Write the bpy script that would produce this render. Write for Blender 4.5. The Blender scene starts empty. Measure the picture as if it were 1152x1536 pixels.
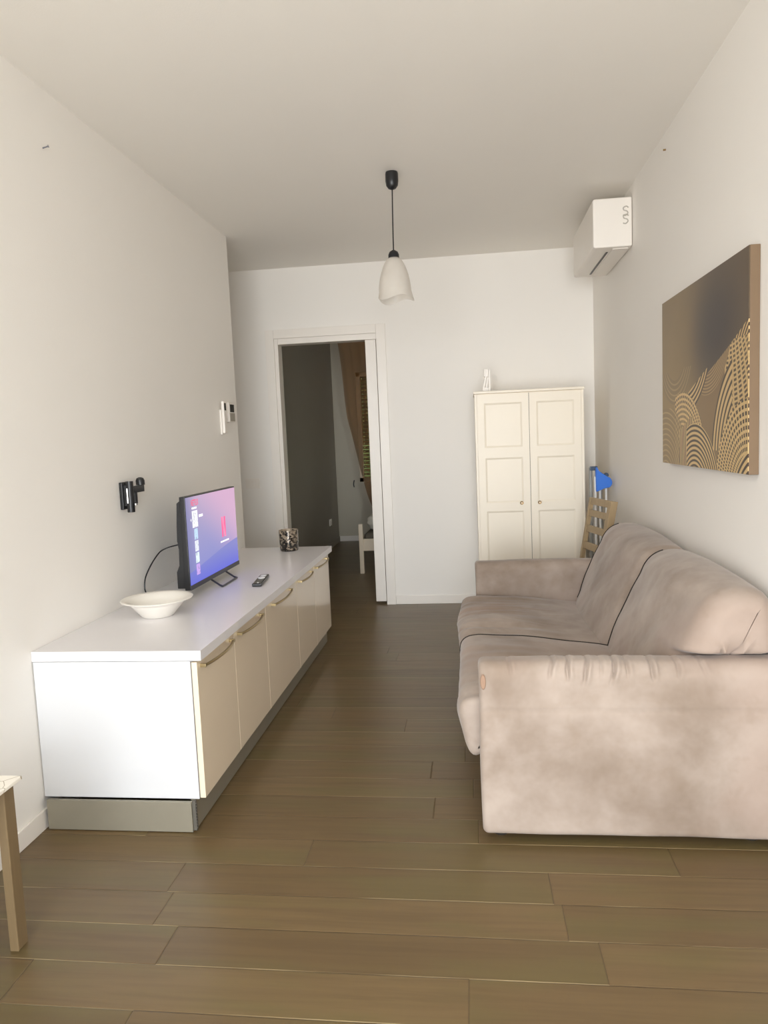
import bpy, bmesh, math, random
from math import pi, sin, cos, sqrt
from mathutils import Vector, Matrix, noise

C = bpy.context.scene.collection
random.seed(4)

# ------------------------------------------------------------------ node helpers
class E:
    """a value in a shader tree, with arithmetic"""
    tree = None
    def __init__(self, s): self.s = s
    @staticmethod
    def m(op, *a):
        n = E.tree.nodes.new('ShaderNodeMath'); n.operation = op
        for i, v in enumerate(a):
            if isinstance(v, E): E.tree.links.new(v.s, n.inputs[i])
            else: n.inputs[i].default_value = v
        return E(n.outputs[0])
    def __add__(a, b): return E.m('ADD', a, b)
    __radd__ = __add__
    def __sub__(a, b): return E.m('SUBTRACT', a, b)
    def __rsub__(a, b): return E.m('SUBTRACT', b, a)
    def __mul__(a, b): return E.m('MULTIPLY', a, b)
    __rmul__ = __mul__
    def __truediv__(a, b): return E.m('DIVIDE', a, b)
    def lt(a, b): return E.m('LESS_THAN', a, b)
    def gt(a, b): return E.m('GREATER_THAN', a, b)
    def sin(a): return E.m('SINE', a)
    def sqrt(a): return E.m('SQRT', a)
    def floor(a): return E.m('FLOOR', a)
    def fract(a): return E.m('FRACT', a)
    def abs(a): return E.m('ABSOLUTE', a)
    def clamp(a): return E.m('MINIMUM', E.m('MAXIMUM', a, 0.0), 1.0)
    def ss(a, lo, hi):
        n = E.tree.nodes.new('ShaderNodeMapRange'); n.interpolation_type = 'SMOOTHSTEP'
        E.tree.links.new(a.s, n.inputs[0])
        n.inputs[1].default_value = lo; n.inputs[2].default_value = hi
        return E(n.outputs[0])

def nn(t, kind, **kw):
    n = t.nodes.new(kind)
    for k, v in kw.items():
        if k in n.inputs.keys(): n.inputs[k].default_value = v
        else: setattr(n, k, v)
    return n

def mixc(t, f, a, b):
    """mix two colours by E / socket / float"""
    n = t.nodes.new('ShaderNodeMix'); n.data_type = 'RGBA'
    def put(v, i):
        if isinstance(v, E): t.links.new(v.s, n.inputs[i])
        elif hasattr(v, 'is_output'): t.links.new(v, n.inputs[i])
        elif isinstance(v, (int, float)): n.inputs[i].default_value = v
        else: n.inputs[i].default_value = (v[0], v[1], v[2], 1)
    put(f, 0); put(a, 6); put(b, 7)
    return n.outputs[2]

def lin(r, g, b):
    f = lambda c: (c/255)/12.92 if c/255 <= .04045 else ((c/255+.055)/1.055)**2.4
    return (f(r), f(g), f(b))

def mat(name, col, rough=.5, metal=0, spec=.5, noise_amt=.04, noise_scale=6, bump=0, bump_scale=80, coat=0, sheen=0, trans=0):
    m = bpy.data.materials.new(name); m.use_nodes = True
    t = m.node_tree; b = t.nodes['Principled BSDF']
    E.tree = t
    tc = nn(t, 'ShaderNodeTexCoord')
    nz = nn(t, 'ShaderNodeTexNoise', Scale=noise_scale, Detail=3.0)
    t.links.new(tc.outputs['Object'], nz.inputs['Vector'])
    lo = [c*(1-noise_amt) for c in col]; hi = [min(1, c*(1+noise_amt)) for c in col]
    t.links.new(mixc(t, nz.outputs[0], lo, hi), b.inputs['Base Color'])
    b.inputs['Roughness'].default_value = rough
    b.inputs['Metallic'].default_value = metal
    b.inputs['Specular IOR Level'].default_value = spec
    b.inputs['Coat Weight'].default_value = coat
    b.inputs['Sheen Weight'].default_value = sheen
    b.inputs['Transmission Weight'].default_value = trans
    if bump:
        n2 = nn(t, 'ShaderNodeTexNoise', Scale=bump_scale, Detail=4.0)
        t.links.new(tc.outputs['Object'], n2.inputs['Vector'])
        bp = nn(t, 'ShaderNodeBump', Strength=bump, Distance=.01)
        t.links.new(n2.outputs[0], bp.inputs['Height'])
        t.links.new(bp.outputs[0], b.inputs['Normal'])
    return m

# ------------------------------------------------------------------ object helpers
ORG = {}
def thing(name, label, cat, loc=(0, 0, 0), group=None):
    o = bpy.data.objects.new(name, None); C.objects.link(o)
    o.empty_display_size = .05
    o.location = loc; ORG[o] = Vector(loc)
    o['label'] = label; o['category'] = cat
    if group: o['group'] = group
    return o

def obj(name, bm, m, parent=None, angle=40, label=None):
    """link a bmesh given in world coordinates as one mesh object"""
    bmesh.ops.recalc_face_normals(bm, faces=bm.faces)
    me = bpy.data.meshes.new(name)
    if parent is not None: org = ORG[parent]
    else:
        xs = [v.co.x for v in bm.verts]; ys = [v.co.y for v in bm.verts]; zs = [v.co.z for v in bm.verts]
        org = Vector(((min(xs)+max(xs))/2, (min(ys)+max(ys))/2, min(zs)))
    for v in bm.verts: v.co -= org
    bm.to_mesh(me); bm.free()
    for p in me.polygons: p.use_smooth = True
    me.set_sharp_from_angle(angle=math.radians(angle))
    o = bpy.data.objects.new(name, me); C.objects.link(o)
    me.materials.append(m)
    if angle <= 40:
        wn_ = o.modifiers.new('weighted normals', 'WEIGHTED_NORMAL'); wn_.keep_sharp = True; wn_.weight = 90
    if parent is not None: o.parent = parent
    else: o.location = org
    ORG[o] = org
    if label: o['label'] = label
    return o

def tag(o, label, cat, group=None):
    o['label'] = label; o['category'] = cat
    if group: o['group'] = group
    return o

def struct(name, bm, m, parent=None):
    o = obj(name, bm, m, parent)
    if parent is None: o['kind'] = 'structure'
    return o

def B(): return bmesh.new()

def box(bm, x0, x1, y0, y1, z0, z1, bev=0, seg=2):
    t = bmesh.new()
    bmesh.ops.create_cube(t, size=1)
    for v in t.verts:
        v.co = Vector(((x0+x1)/2+v.co.x*(x1-x0), (y0+y1)/2+v.co.y*(y1-y0), (z0+z1)/2+v.co.z*(z1-z0)))
    if bev: bmesh.ops.bevel(t, geom=t.edges[:], offset=bev, segments=seg, profile=.5, affect='EDGES')
    me = bpy.data.meshes.new('t'); t.to_mesh(me); t.free(); bm.from_mesh(me); bpy.data.meshes.remove(me)
    return bm

def boxm(*a, **k): return box(B(), *a, **k)

def xform(bm, M):
    for v in bm.verts: v.co = M @ v.co
    return bm

def tube(bm, pts, r, n=10, cap=True, squash=None):
    pts = [Vector(p) for p in pts]; rings = []
    rr = r if isinstance(r, (list, tuple)) else [r]*len(pts)
    up = None
    for i, p in enumerate(pts):
        d = (pts[min(i+1, len(pts)-1)]-pts[max(i-1, 0)]).normalized()
        if up is None:
            a = Vector((0, 0, 1)) if abs(d.z) < .9 else Vector((1, 0, 0))
            up = (a-d*a.dot(d)).normalized()
        else:
            up = (up-d*up.dot(d)).normalized()
        s = d.cross(up)
        rings.append([bm.verts.new(p+(up*cos(2*pi*k/n)*(squash or 1)+s*sin(2*pi*k/n))*rr[i]) for k in range(n)])
    for a, b in zip(rings, rings[1:]):
        for k in range(n): bm.faces.new((a[k], a[(k+1) % n], b[(k+1) % n], b[k]))
    if cap: bm.faces.new(rings[0]); bm.faces.new(rings[-1])
    return bm

def lathe(bm, prof, cx, cy, n=40, closed=True):
    rings = []
    for r, z in prof:
        if r < 1e-6: rings.append([bm.verts.new((cx, cy, z))])
        else: rings.append([bm.verts.new((cx+r*cos(2*pi*k/n), cy+r*sin(2*pi*k/n), z)) for k in range(n)])
    for a, b in zip(rings, rings[1:]):
        for k in range(n):
            q = [a[k % len(a)], a[(k+1) % len(a)], b[(k+1) % len(b)], b[k % len(b)]]
            u = []
            for v in q:
                if v not in u: u.append(v)
            if len(u) > 2: bm.faces.new(u)
    return bm

def catmull(P, n=8, closed=False):
    P = [Vector(p) for p in P]; out = []
    N = len(P); rng = range(N if closed else N-1)
    for i in rng:
        g = (lambda k: P[k % N]) if closed else (lambda k: P[max(0, min(N-1, k))])
        a, b, c, d = g(i-1), g(i), g(i+1), g(i+2)
        for k in range(n):
            t = k/n
            out.append(.5*((2*b)+(c-a)*t+(2*a-5*b+4*c-d)*t*t+(3*b-a-3*c+d)*t**3))
    if not closed: out.append(P[-1].copy())
    return out

def offset_closed(P, d):
    """shrink a closed 2-D outline inward by d (outline counter-clockwise)"""
    N = len(P); out = []
    for i in range(N):
        t = (P[(i+1) % N]-P[i-1]).normalized()
        nrm = Vector((-t.y, t.x))
        out.append(P[i]+nrm*d)
    return out

def resample(P, n):
    """evenly spaced points on a closed outline"""
    N = len(P); L = [0]
    for i in range(N): L.append(L[-1]+(P[(i+1) % N]-P[i]).length)
    out = []; j = 0
    for k in range(n):
        s = L[-1]*k/n
        while L[j+1] < s: j += 1
        f = (s-L[j])/max(1e-9, L[j+1]-L[j])
        out.append(P[j].lerp(P[(j+1) % N], f))
    return out

def round_rect(x0, x1, y0, y1, r, n=6):
    """r: radii for (x1,y0),(x1,y1),(x0,y1),(x0,y0)"""
    if not isinstance(r, (list, tuple)): r = [r]*4
    out = []
    for (cx, cy, sx, sy, a0), q in zip([(x1, y0, -1, 1, -90), (x1, y1, -1, -1, 0), (x0, y1, 1, -1, 90), (x0, y0, 1, 1, 180)], r):
        for k in range(n+1):
            a = math.radians(a0+90*k/n)
            out.append(Vector((cx+sx*q+q*cos(a), cy+sy*q+q*sin(a))))
    return out

def pillow(bm, prof, a0, a1, R, place, npr=96, nlen=60, nR=7, bulge=None, cap_rings=3):
    """outline swept from a0 to a1, both ends rounded with radius R. place(p, q, a) -> world"""
    prof = resample(prof, npr)
    st = []
    for k in range(nR+1):
        th = pi/2*k/nR
        st.append((a0+R*(1-sin(th)), R*(1-cos(th))))
    st = [(a0+R*(1-sin(pi/2*k/nR)), R*(1-cos(pi/2*k/nR))) for k in range(nR, 0, -1)]
    mid = [(a0+R+(a1-a0-2*R)*k/nlen, 0) for k in range(nlen+1)]
    en = [(a0+a1-a, d) for a, d in reversed(st)]
    sec = st+mid+en
    cen = Vector((sum(p.x for p in prof)/npr, sum(p.y for p in prof)/npr))
    rings = []
    def ring(a, P): return [bm.verts.new(place(p.x, p.y, a)) for p in P]
    P0 = offset_closed(prof, sec[0][1])
    caps0 = [ring(sec[0][0], [cen.lerp(p, f) for p in P0]) for f in (.25, .5, .75, .92)]
    rings = caps0[:]
    for a, d in sec:
        rings.append(ring(a, offset_closed(prof, d) if d else prof))
    P1 = offset_closed(prof, sec[-1][1])
    rings += [ring(sec[-1][0], [cen.lerp(p, f) for p in P1]) for f in (.92, .75, .5, .25)]
    for r0, r1 in zip(rings, rings[1:]):
        for k in range(npr): bm.faces.new((r0[k], r0[(k+1) % npr], r1[(k+1) % npr], r1[k]))
    for r in (rings[0], rings[-1]): bm.faces.new(r)
    return bm

# ------------------------------------------------------------------ materials
def wall_mat(name, col):
    return mat(name, col, rough=.55, spec=.25, noise_amt=.015, noise_scale=2, bump=.05, bump_scale=160)
M_WALL = wall_mat('wall paint', lin(239, 236, 231))
M_CEIL = wall_mat('ceiling paint', lin(240, 237, 231))
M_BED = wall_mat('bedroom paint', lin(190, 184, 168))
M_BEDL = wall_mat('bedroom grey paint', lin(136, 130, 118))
M_TRIM = mat('white lacquer', lin(238, 233, 226), rough=.32, noise_amt=.01)
M_WHITE = mat('white laminate', lin(210, 211, 213), rough=.26, noise_amt=.01)
M_TOP = mat('white worktop laminate', lin(226, 224, 226), rough=.27, noise_amt=.012, noise_scale=30)
M_CREAM = mat('cream gloss lacquer', lin(230, 214, 190), rough=.16, noise_amt=.02, coat=.3)
M_EDGE = mat('cream door edge', lin(240, 224, 204), rough=.3)
M_HANDLE = mat('brushed bronze steel', lin(176, 158, 120), rough=.3, metal=1, noise_scale=60)
M_PLINTH = mat('brushed aluminium', lin(152, 146, 130), rough=.48, metal=.45, noise_scale=20)
M_DARK = mat('dark cavity', lin(40, 36, 32), rough=.8)
M_BLACK = mat('black plastic', lin(24, 25, 28), rough=.35)
M_BLACKG = mat('black gloss', lin(20, 18, 24), rough=.2)
M_STEELD = mat('dark grey metal', lin(84, 84, 90), rough=.35, metal=.7)
M_CHROME = mat('chrome', lin(225, 225, 225), rough=.15, metal=1)
M_BOWL = mat('white ceramic', lin(236, 232, 224), rough=.4, noise_amt=.01)
M_ACW = mat('white appliance plastic', lin(238, 233, 226), rough=.35, noise_amt=.01)
M_GREY = mat('grey print', lin(186, 181, 172), rough=.5)
M_WARD = mat('cream white painted wood', lin(243, 234, 217), rough=.4, noise_amt=.015)
M_BRASS = mat('aged brass', lin(140, 110, 66), rough=.35, metal=1)
M_BLUE = mat('blue plastic', lin(10, 104, 208), rough=.4)
M_NAVY = mat('dark blue metal', lin(36, 60, 88), rough=.45)
M_ENAMEL = mat('white enamel tube', lin(236, 236, 234), rough=.3)
M_GTUBE = mat('grey tube', lin(150, 150, 146), rough=.4)
M_BEDW = mat('white bed wood', lin(214, 200, 178), rough=.45)
M_LINEN = mat('white linen', lin(225, 222, 210), rough=.85, noise_amt=.06, noise_scale=14)
M_MATT = mat('grey blanket', lin(90, 84, 74), rough=.9)
M_DISP = mat('dark display', lin(34, 34, 32), rough=.2)
M_KEY = mat('grey keypad', lin(158, 152, 140), rough=.5)

def wood_mat(name, c0, c1, axis=2, rough=.45):
    m = bpy.data.materials.new(name); m.use_nodes = True
    t = m.node_tree; b = t.nodes['Principled BSDF']
    tc = nn(t, 'ShaderNodeTexCoord'); mp = nn(t, 'ShaderNodeMapping')
    sc = [60, 60, 60]; sc[axis] = 4
    mp.inputs['Scale'].default_value = sc
    nz = nn(t, 'ShaderNodeTexNoise', Scale=1.0, Detail=4.0, Distortion=.6)
    t.links.new(tc.outputs['Object'], mp.inputs[0]); t.links.new(mp.outputs[0], nz.inputs['Vector'])
    t.links.new(mixc(t, nz.outputs[0], c0, c1), b.inputs['Base Color'])
    b.inputs['Roughness'].default_value = rough
    return m
M_WOOD = wood_mat('pale oak', lin(152, 130, 98), lin(178, 156, 122))
M_TABLEW = wood_mat('table oak', lin(108, 90, 64), lin(130, 110, 80))

def floor_mat():
    m = bpy.data.materials.new('wood plank floor'); m.use_nodes = True
    t = m.node_tree; b = t.nodes['Principled BSDF']; E.tree = t
    tc = nn(t, 'ShaderNodeTexCoord'); sp = nn(t, 'ShaderNodeSeparateXYZ')
    geo = nn(t, 'ShaderNodeNewGeometry')
    t.links.new(geo.outputs['Position'], sp.inputs[0])
    x, y = E(sp.outputs[0]), E(sp.outputs[1])
    W = .1525; L = 1.15
    ry = (y-.025)/W
    row = ry.floor(); fy = ry.fract()
    wn = nn(t, 'ShaderNodeTexWhiteNoise', noise_dimensions='1D'); t.links.new(row.s, wn.inputs['W'])
    rx = x/L+E(wn.outputs['Value'])*7.3
    col = rx.floor(); fx = rx.fract()
    wn2 = nn(t, 'ShaderNodeTexWhiteNoise', noise_dimensions='2D')
    cb = nn(t, 'ShaderNodeCombineXYZ'); t.links.new(row.s, cb.inputs[0]); t.links.new(col.s, cb.inputs[1])
    t.links.new(cb.outputs[0], wn2.inputs['Vector'])
    tone = E(wn2.outputs['Value'])
    # grain
    cg = nn(t, 'ShaderNodeCombineXYZ')
    t.links.new((x*2.2+tone*31).s, cg.inputs[0]); t.links.new((y*42).s, cg.inputs[1]); t.links.new((tone*17).s, cg.inputs[2])
    g = nn(t, 'ShaderNodeTexNoise', Scale=1.0, Detail=5.0, Roughness=.6, Distortion=.4)
    t.links.new(cg.outputs[0], g.inputs['Vector'])
    cg2 = nn(t, 'ShaderNodeCombineXYZ')
    t.links.new((x*1.1+tone*11).s, cg2.inputs[0]); t.links.new((y*5).s, cg2.inputs[1]); t.links.new((tone*7).s, cg2.inputs[2])
    g2 = nn(t, 'ShaderNodeTexNoise', Scale=1.6, Detail=2.0); t.links.new(cg2.outputs[0], g2.inputs['Vector'])
    c = mixc(t, tone, lin(102, 83, 56), lin(114, 94, 64))
    c = mixc(t, (E(g.outputs[0]).ss(.35, .75))*.45, c, lin(82, 66, 45))
    c = mixc(t, (E(g2.outputs[0]).ss(.42, .68))*.5, c, lin(101, 92, 57))
    ey = E.m('MINIMUM', fy, 1-fy)*W
    ex = E.m('MINIMUM', fx, 1-fx)*L
    ed = E.m('MINIMUM', ey, ex)
    seam = 1-ed.ss(.0006, .0016)
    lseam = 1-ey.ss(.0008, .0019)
    c = mixc(t, (1-ex.ss(.0006, .0016))*.6, c, lin(70, 56, 40))
    c = mixc(t, lseam*.45, c, lin(76, 62, 44))
    c = mixc(t, lseam*(E(g2.outputs[0]).ss(.48, .6))*.75, c, lin(186, 166, 130))  # pale stretches: window glint on the plank edges, put into the colour
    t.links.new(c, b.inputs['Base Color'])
    rg = E(g.outputs[0])*.12+.30
    t.links.new(rg.s, b.inputs['Roughness'])
    b.inputs['Specular IOR Level'].default_value = .45
    bp = nn(t, 'ShaderNodeBump', Strength=.35, Distance=.004)
    hh = ed.ss(.0, .0035)+E(g.outputs[0])*.06
    t.links.new(hh.s, bp.inputs['Height']); t.links.new(bp.outputs[0], b.inputs['Normal'])
    return m
M_FLOOR = floor_mat()

def velvet_mat(name='greige velvet', c0=lin(130, 114, 100), c1=lin(174, 160, 149), c2=lin(163, 144, 132)):
    m = bpy.data.materials.new(name); m.use_nodes = True
    t = m.node_tree; b = t.nodes['Principled BSDF']; E.tree = t
    geo = nn(t, 'ShaderNodeNewGeometry')
    n1 = nn(t, 'ShaderNodeTexNoise', Scale=2.6, Detail=5.0, Roughness=.6, Distortion=.15)
    n2 = nn(t, 'ShaderNodeTexNoise', Scale=1.7, Detail=2.0, Distortion=.5)
    n3 = nn(t, 'ShaderNodeTexNoise', Scale=11.0, Detail=4.0, Distortion=.3)
    for n in (n1, n2, n3): t.links.new(geo.outputs['Position'], n.inputs['Vector'])
    c = mixc(t, E(n1.outputs[0]).ss(.24, .72), c0, c1)
    c = mixc(t, E(n2.outputs[0]).ss(.5, .68)*.6, c, c2)
    c = mixc(t, E(n3.outputs[0]).ss(.55, .75)*.2, c, lin(130, 112, 94))
    t.links.new(c, b.inputs['Base Color'])
    b.inputs['Roughness'].default_value = .85
    b.inputs['Specular IOR Level'].default_value = .15
    b.inputs['Sheen Weight'].default_value = .25
    b.inputs['Sheen Roughness'].default_value = .4
    bp = nn(t, 'ShaderNodeBump', Strength=.12, Distance=.01)
    t.links.new((E(n3.outputs[0])*.4+E(n1.outputs[0])).s, bp.inputs['Height'])
    t.links.new(bp.outputs[0], b.inputs['Normal'])
    return m
M_VEL = velvet_mat()
M_CREVICE = mat('dark crevice shade', lin(38, 31, 26), rough=.9)  # near-black colour stands in for shade in the cushion crevices

# ------------------------------------------------------------------ the room
XL, XR, H = -1.5612, .9412, 2.7
YB, YE, YF = 5.8186, 4.8523, -1.25
WT = .11                       # back wall thickness
YF2 = 9.57                     # bedroom far wall
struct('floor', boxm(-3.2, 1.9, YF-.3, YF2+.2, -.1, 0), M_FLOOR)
struct('ceiling', boxm(-3.2, 1.9, YF-.3, YF2+.2, H, H+.12), M_CEIL)
struct('wall_left', boxm(-3.2, XL, YF-.2, YE, 0, H), M_WALL)
struct('wall_right', boxm(XR, XR+.12, YF-.2, YB+WT, 0, H), M_WALL)
struct('wall_hallway', boxm(-3.2, -3.05, YE, YB+WT, 0, H), M_WALL)
DX0, DX1, DZ = -1.502, -.715, 2.11        # door opening
wb = B()
box(wb, -3.1, DX0-.03, YB, YB+WT, 0, H); box(wb, DX1, XR, YB, YB+WT, 0, H); box(wb, DX0-.03, DX1, YB, YB+WT, DZ+.045, H)
struct('wall_back', wb, M_WALL)
# wall behind the camera with its wide balcony window
WX0, WX1, WZ0, WZ1 = -1.42, .82, .04, 2.38
wf = B()
box(wf, XL-.1, WX0, YF-.2, YF, 0, H); box(wf, WX1, XR+.1, YF-.2, YF, 0, H)
box(wf, WX0, WX1, YF-.2, YF, WZ1, H); box(wf, WX0, WX1, YF-.2, YF, 0, WZ0)
struct('wall_front', wf, M_WALL)
w2 = B()
for a, b_ in ((WX0, WX0+.05), (WX1-.05, WX1), (-.3, -.24)): box(w2, a, b_, YF-.13, YF-.07, WZ0, WZ1)
box(w2, WX0, WX1, YF-.13, YF-.07, WZ1-.05, WZ1); box(w2, WX0, WX1, YF-.13, YF-.07, WZ0, WZ0+.05)
struct('window_2', w2, M_TRIM)
# bedroom walls
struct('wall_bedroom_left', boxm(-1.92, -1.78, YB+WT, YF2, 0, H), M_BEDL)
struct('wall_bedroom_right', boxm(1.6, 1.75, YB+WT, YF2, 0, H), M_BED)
BX0, BX1, BZ0, BZ1 = -1.47, -.25, .78, 2.2
bf = B()
box(bf, -1.95, BX0, YF2, YF2+.15, 0, H); box(bf, BX1, 1.75, YF2, YF2+.15, 0, H)
box(bf, BX0, BX1, YF2, YF2+.15, 0, BZ0); box(bf, BX0, BX1, YF2, YF2+.15, BZ1, H)
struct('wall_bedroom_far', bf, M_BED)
# baseboards
bb = .07
struct('baseboard_left', boxm(XL, XL+.011, YF, YE, 0, bb, bev=.003), M_TRIM)
struct('baseboard_right', boxm(XR-.011, XR, YF, YB, 0, bb, bev=.003), M_TRIM)
k = B(); box(k, -.6406, XR-.011, YB-.011, YB, 0, bb, bev=.003); box(k, -3.05, -1.6015, YB-.011, YB, 0, bb, bev=.003)
struct('baseboard_back', k, M_TRIM)
struct('baseboard_hallway', boxm(-3.05, XL, YE, YE+.011, 0, bb, bev=.003), M_TRIM)
struct('baseboard_bedroom_far', boxm(-1.769, 1.6, YF2-.012, YF2, 0, bb, bev=.003), M_TRIM)
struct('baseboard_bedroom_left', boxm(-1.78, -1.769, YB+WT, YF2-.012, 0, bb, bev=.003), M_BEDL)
# door casing: flat architrave plus jamb lining, and the sliding leaf left a hand wide out of its pocket
tr = B()
box(tr, -1.6015, -1.533, YB-.016, YB, 0, 2.2257, bev=.002)
box(tr, -.714, -.6406, YB-.016, YB, 0, 2.2257, bev=.002)
box(tr, -1.5325, -.7145, YB-.016, YB, 2.158, 2.2257, bev=.002)
struct('trim_1', tr, M_TRIM)
jb = B()
box(jb, -1.532, -1.502, YB-.006, YB+WT+.005, 0, 2.156, bev=.002)
box(jb, -1.5015, -.7155, YB-.006, YB+WT+.005, 2.112, 2.156, bev=.002)
struct('trim_2', jb, M_TRIM)
dr = struct('door_1', boxm(-.806, -.722, YB+.018, YB+.056, .02, 2.112, bev=.002), M_TRIM)
cs = B(); box(cs, -1.6015, -1.533, YB+WT, YB+WT+.016, 0, 2.2257); box(cs, -.714, -.6406, YB+WT, YB+WT+.016, 0, 2.2257); box(cs, -1.5325, -.7145, YB+WT, YB+WT+.016, 2.158, 2.2257)
struct('trim_3', cs, M_TRIM)

# bedroom window: frame, perforated roller shutter, hedge beyond
wr = B()
for a, b_ in ((BX0, BX0+.05), (BX1-.05, BX1), (-.89, -.83)): box(wr, a, b_, YF2+.03, YF2+.08, BZ0, BZ1)
box(wr, BX0, BX1, YF2+.03, YF2+.08, BZ0, BZ0+.05); box(wr, BX0, BX1, YF2+.03, YF2+.08, BZ1-.05, BZ1)
win = struct('window_1', wr, M_BEDW)
def shutter_mat():
    m = bpy.data.materials.new('perforated shutter'); m.use_nodes = True
    t = m.node_tree; b = t.nodes['Principled BSDF']; E.tree = t
    geo = nn(t, 'ShaderNodeNewGeometry'); sp = nn(t, 'ShaderNodeSeparateXYZ'); t.links.new(geo.outputs['Position'], sp.inputs[0])
    x, z = E(sp.outputs[0]), E(sp.outputs[2])
    fx = ((x/.055).fract()-.5)*.055; fz = ((z/.05).fract()-.5)*.05
    hole = (fx*fx+fz*fz*2.0).sqrt().lt(.0075)
    low = z.lt(1.28)
    gap = (fz.abs().gt(.019))*low
    h = E.m('MAXIMUM', hole, gap)
    b.inputs['Base Color'].default_value = (*lin(96, 98, 84), 1); b.inputs['Roughness'].default_value = .5
    tr_ = nn(t, 'ShaderNodeBsdfTransparent'); mx = nn(t, 'ShaderNodeMixShader')
    t.links.new(h.s, mx.inputs[0]); t.links.new(b.outputs[0], mx.inputs[1]); t.links.new(tr_.outputs[0], mx.inputs[2])
    t.links.new(mx.outputs[0], t.nodes['Material Output'].inputs[0])
    return m
sh = B()
nz_ = 29
for i in range(nz_):
    z0 = BZ0+(BZ1-BZ0)*i/nz_; z1 = BZ0+(BZ1-BZ0)*(i+1)/nz_
    vs = [sh.verts.new((xx, YF2+.11+dy, zz)) for xx in (BX0, BX1) for dy, zz in ((0, z0), (.006, (z0+z1)/2), (0, z1))]
    sh.faces.new((vs[0], vs[3], vs[4], vs[1])); sh.faces.new((vs[1], vs[4], vs[5], vs[2]))
struct('shutter', sh, shutter_mat(), win)
M_HEDGE = mat('hedge leaves', lin(66, 92, 40), rough=.7, noise_amt=.5, noise_scale=18)
hd = B()
bmesh.ops.create_grid(hd, x_segments=40, y_segments=30, size=1)
for v in hd.verts:
    x, z = v.co.x, v.co.y
    v.co = Vector((-.8+x*2.4, 11.0+.25*noise.noise(Vector((x*6, z*6, 1)))+.5*max(0, z-.3), 1.4+z*1.4))
hd2 = obj('hedge', hd, M_HEDGE); hd2['kind'] = 'stuff'
hd2['label'] = 'green hedge outside the bedroom window, behind the shutter'; hd2['category'] = 'hedge'

# ------------------------------------------------------------------ kitchen style sideboard along the left wall
XC = -.957                     # door front plane
ys = [2.361, 2.761, 3.211, 3.811, 4.256, 4.706]
ulab = ['cream door base cabinet with a bare white side panel, nearest of the row',
        'cream door base cabinet beside the bowl, second from the near end of the row',
        'widest cream door base cabinet, middle of the row in front of the television and remote',
        'cream door base cabinet past the remote, second from the far end of the row',
        'cream door base cabinet under the tortoiseshell candle holder, at the far end of the row']
hspan = [(2.392, 2.708), (2.80, 3.12), (3.31, 3.66), (3.86, 4.16), (4.28, 4.62)]
for i in range(5):
    y0, y1 = ys[i], ys[i+1]
    u = thing('base_cabinet', ulab[i], 'cabinet', ((XL+XC)/2, (y0+y1)/2, .11), 'cream base cabinets along the left wall')
    c = B(); box(c, XL+.004, -.980, y0+.0005, y1-.0005, .112, .606, bev=.0015)
    obj('cabinet_body', c, M_WHITE, u)
    d = obj('cabinet_door', boxm(-.977, XC, y0+.002, y1-.002, .116, .602, bev=.0015), M_CREAM, u)
    a, b_ = hspan[i]
    hp = []
    for k in range(17):
        s = k/16; hp.append((XC+.014+.020*sin(pi*s)**.7, a+(b_-a)*s, .582))
    hb = B()
    tube(hb, hp, .0062, 8, squash=.8)
    for yy in (a+.004, b_-.004): box(hb, XC-.0005, XC+.022, yy-.006, yy+.006, .576, .588, bev=.001)
    obj('handle', hb, M_HANDLE, d, label='bowed bronze steel bar handle')
tag(obj('worktop', boxm(XL+.001, -.9405, 2.3607, 4.757, .6075, .6434, bev=.0015), M_TOP),
    'long white laminate worktop lying across the row of cream cabinets', 'worktop')
pl = thing('plinth', 'brushed grey metal plinth on the floor under the cream cabinets', 'plinth', (-1.27, 3.5, 0))
obj('front_panel', boxm(-1.012, -.996, 2.362, 4.728, .004, .111), M_PLINTH, pl)
obj('side_panel', boxm(-1.537, -1.002, 2.337, 2.350, .003, .111, bev=.0008), M_PLINTH, pl)
cc = B(); box(cc, -1.0015, -.990, 2.345, 2.358, .006, .110)
for k in range(9): box(cc, -.9905, -.988, 2.348, 2.355, .012+k*.011, .018+k*.011)
obj('corner_clip', cc, mat('grey rubber', lin(88, 84, 76), rough=.6), pl, label='ribbed dark corner joint')

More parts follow.
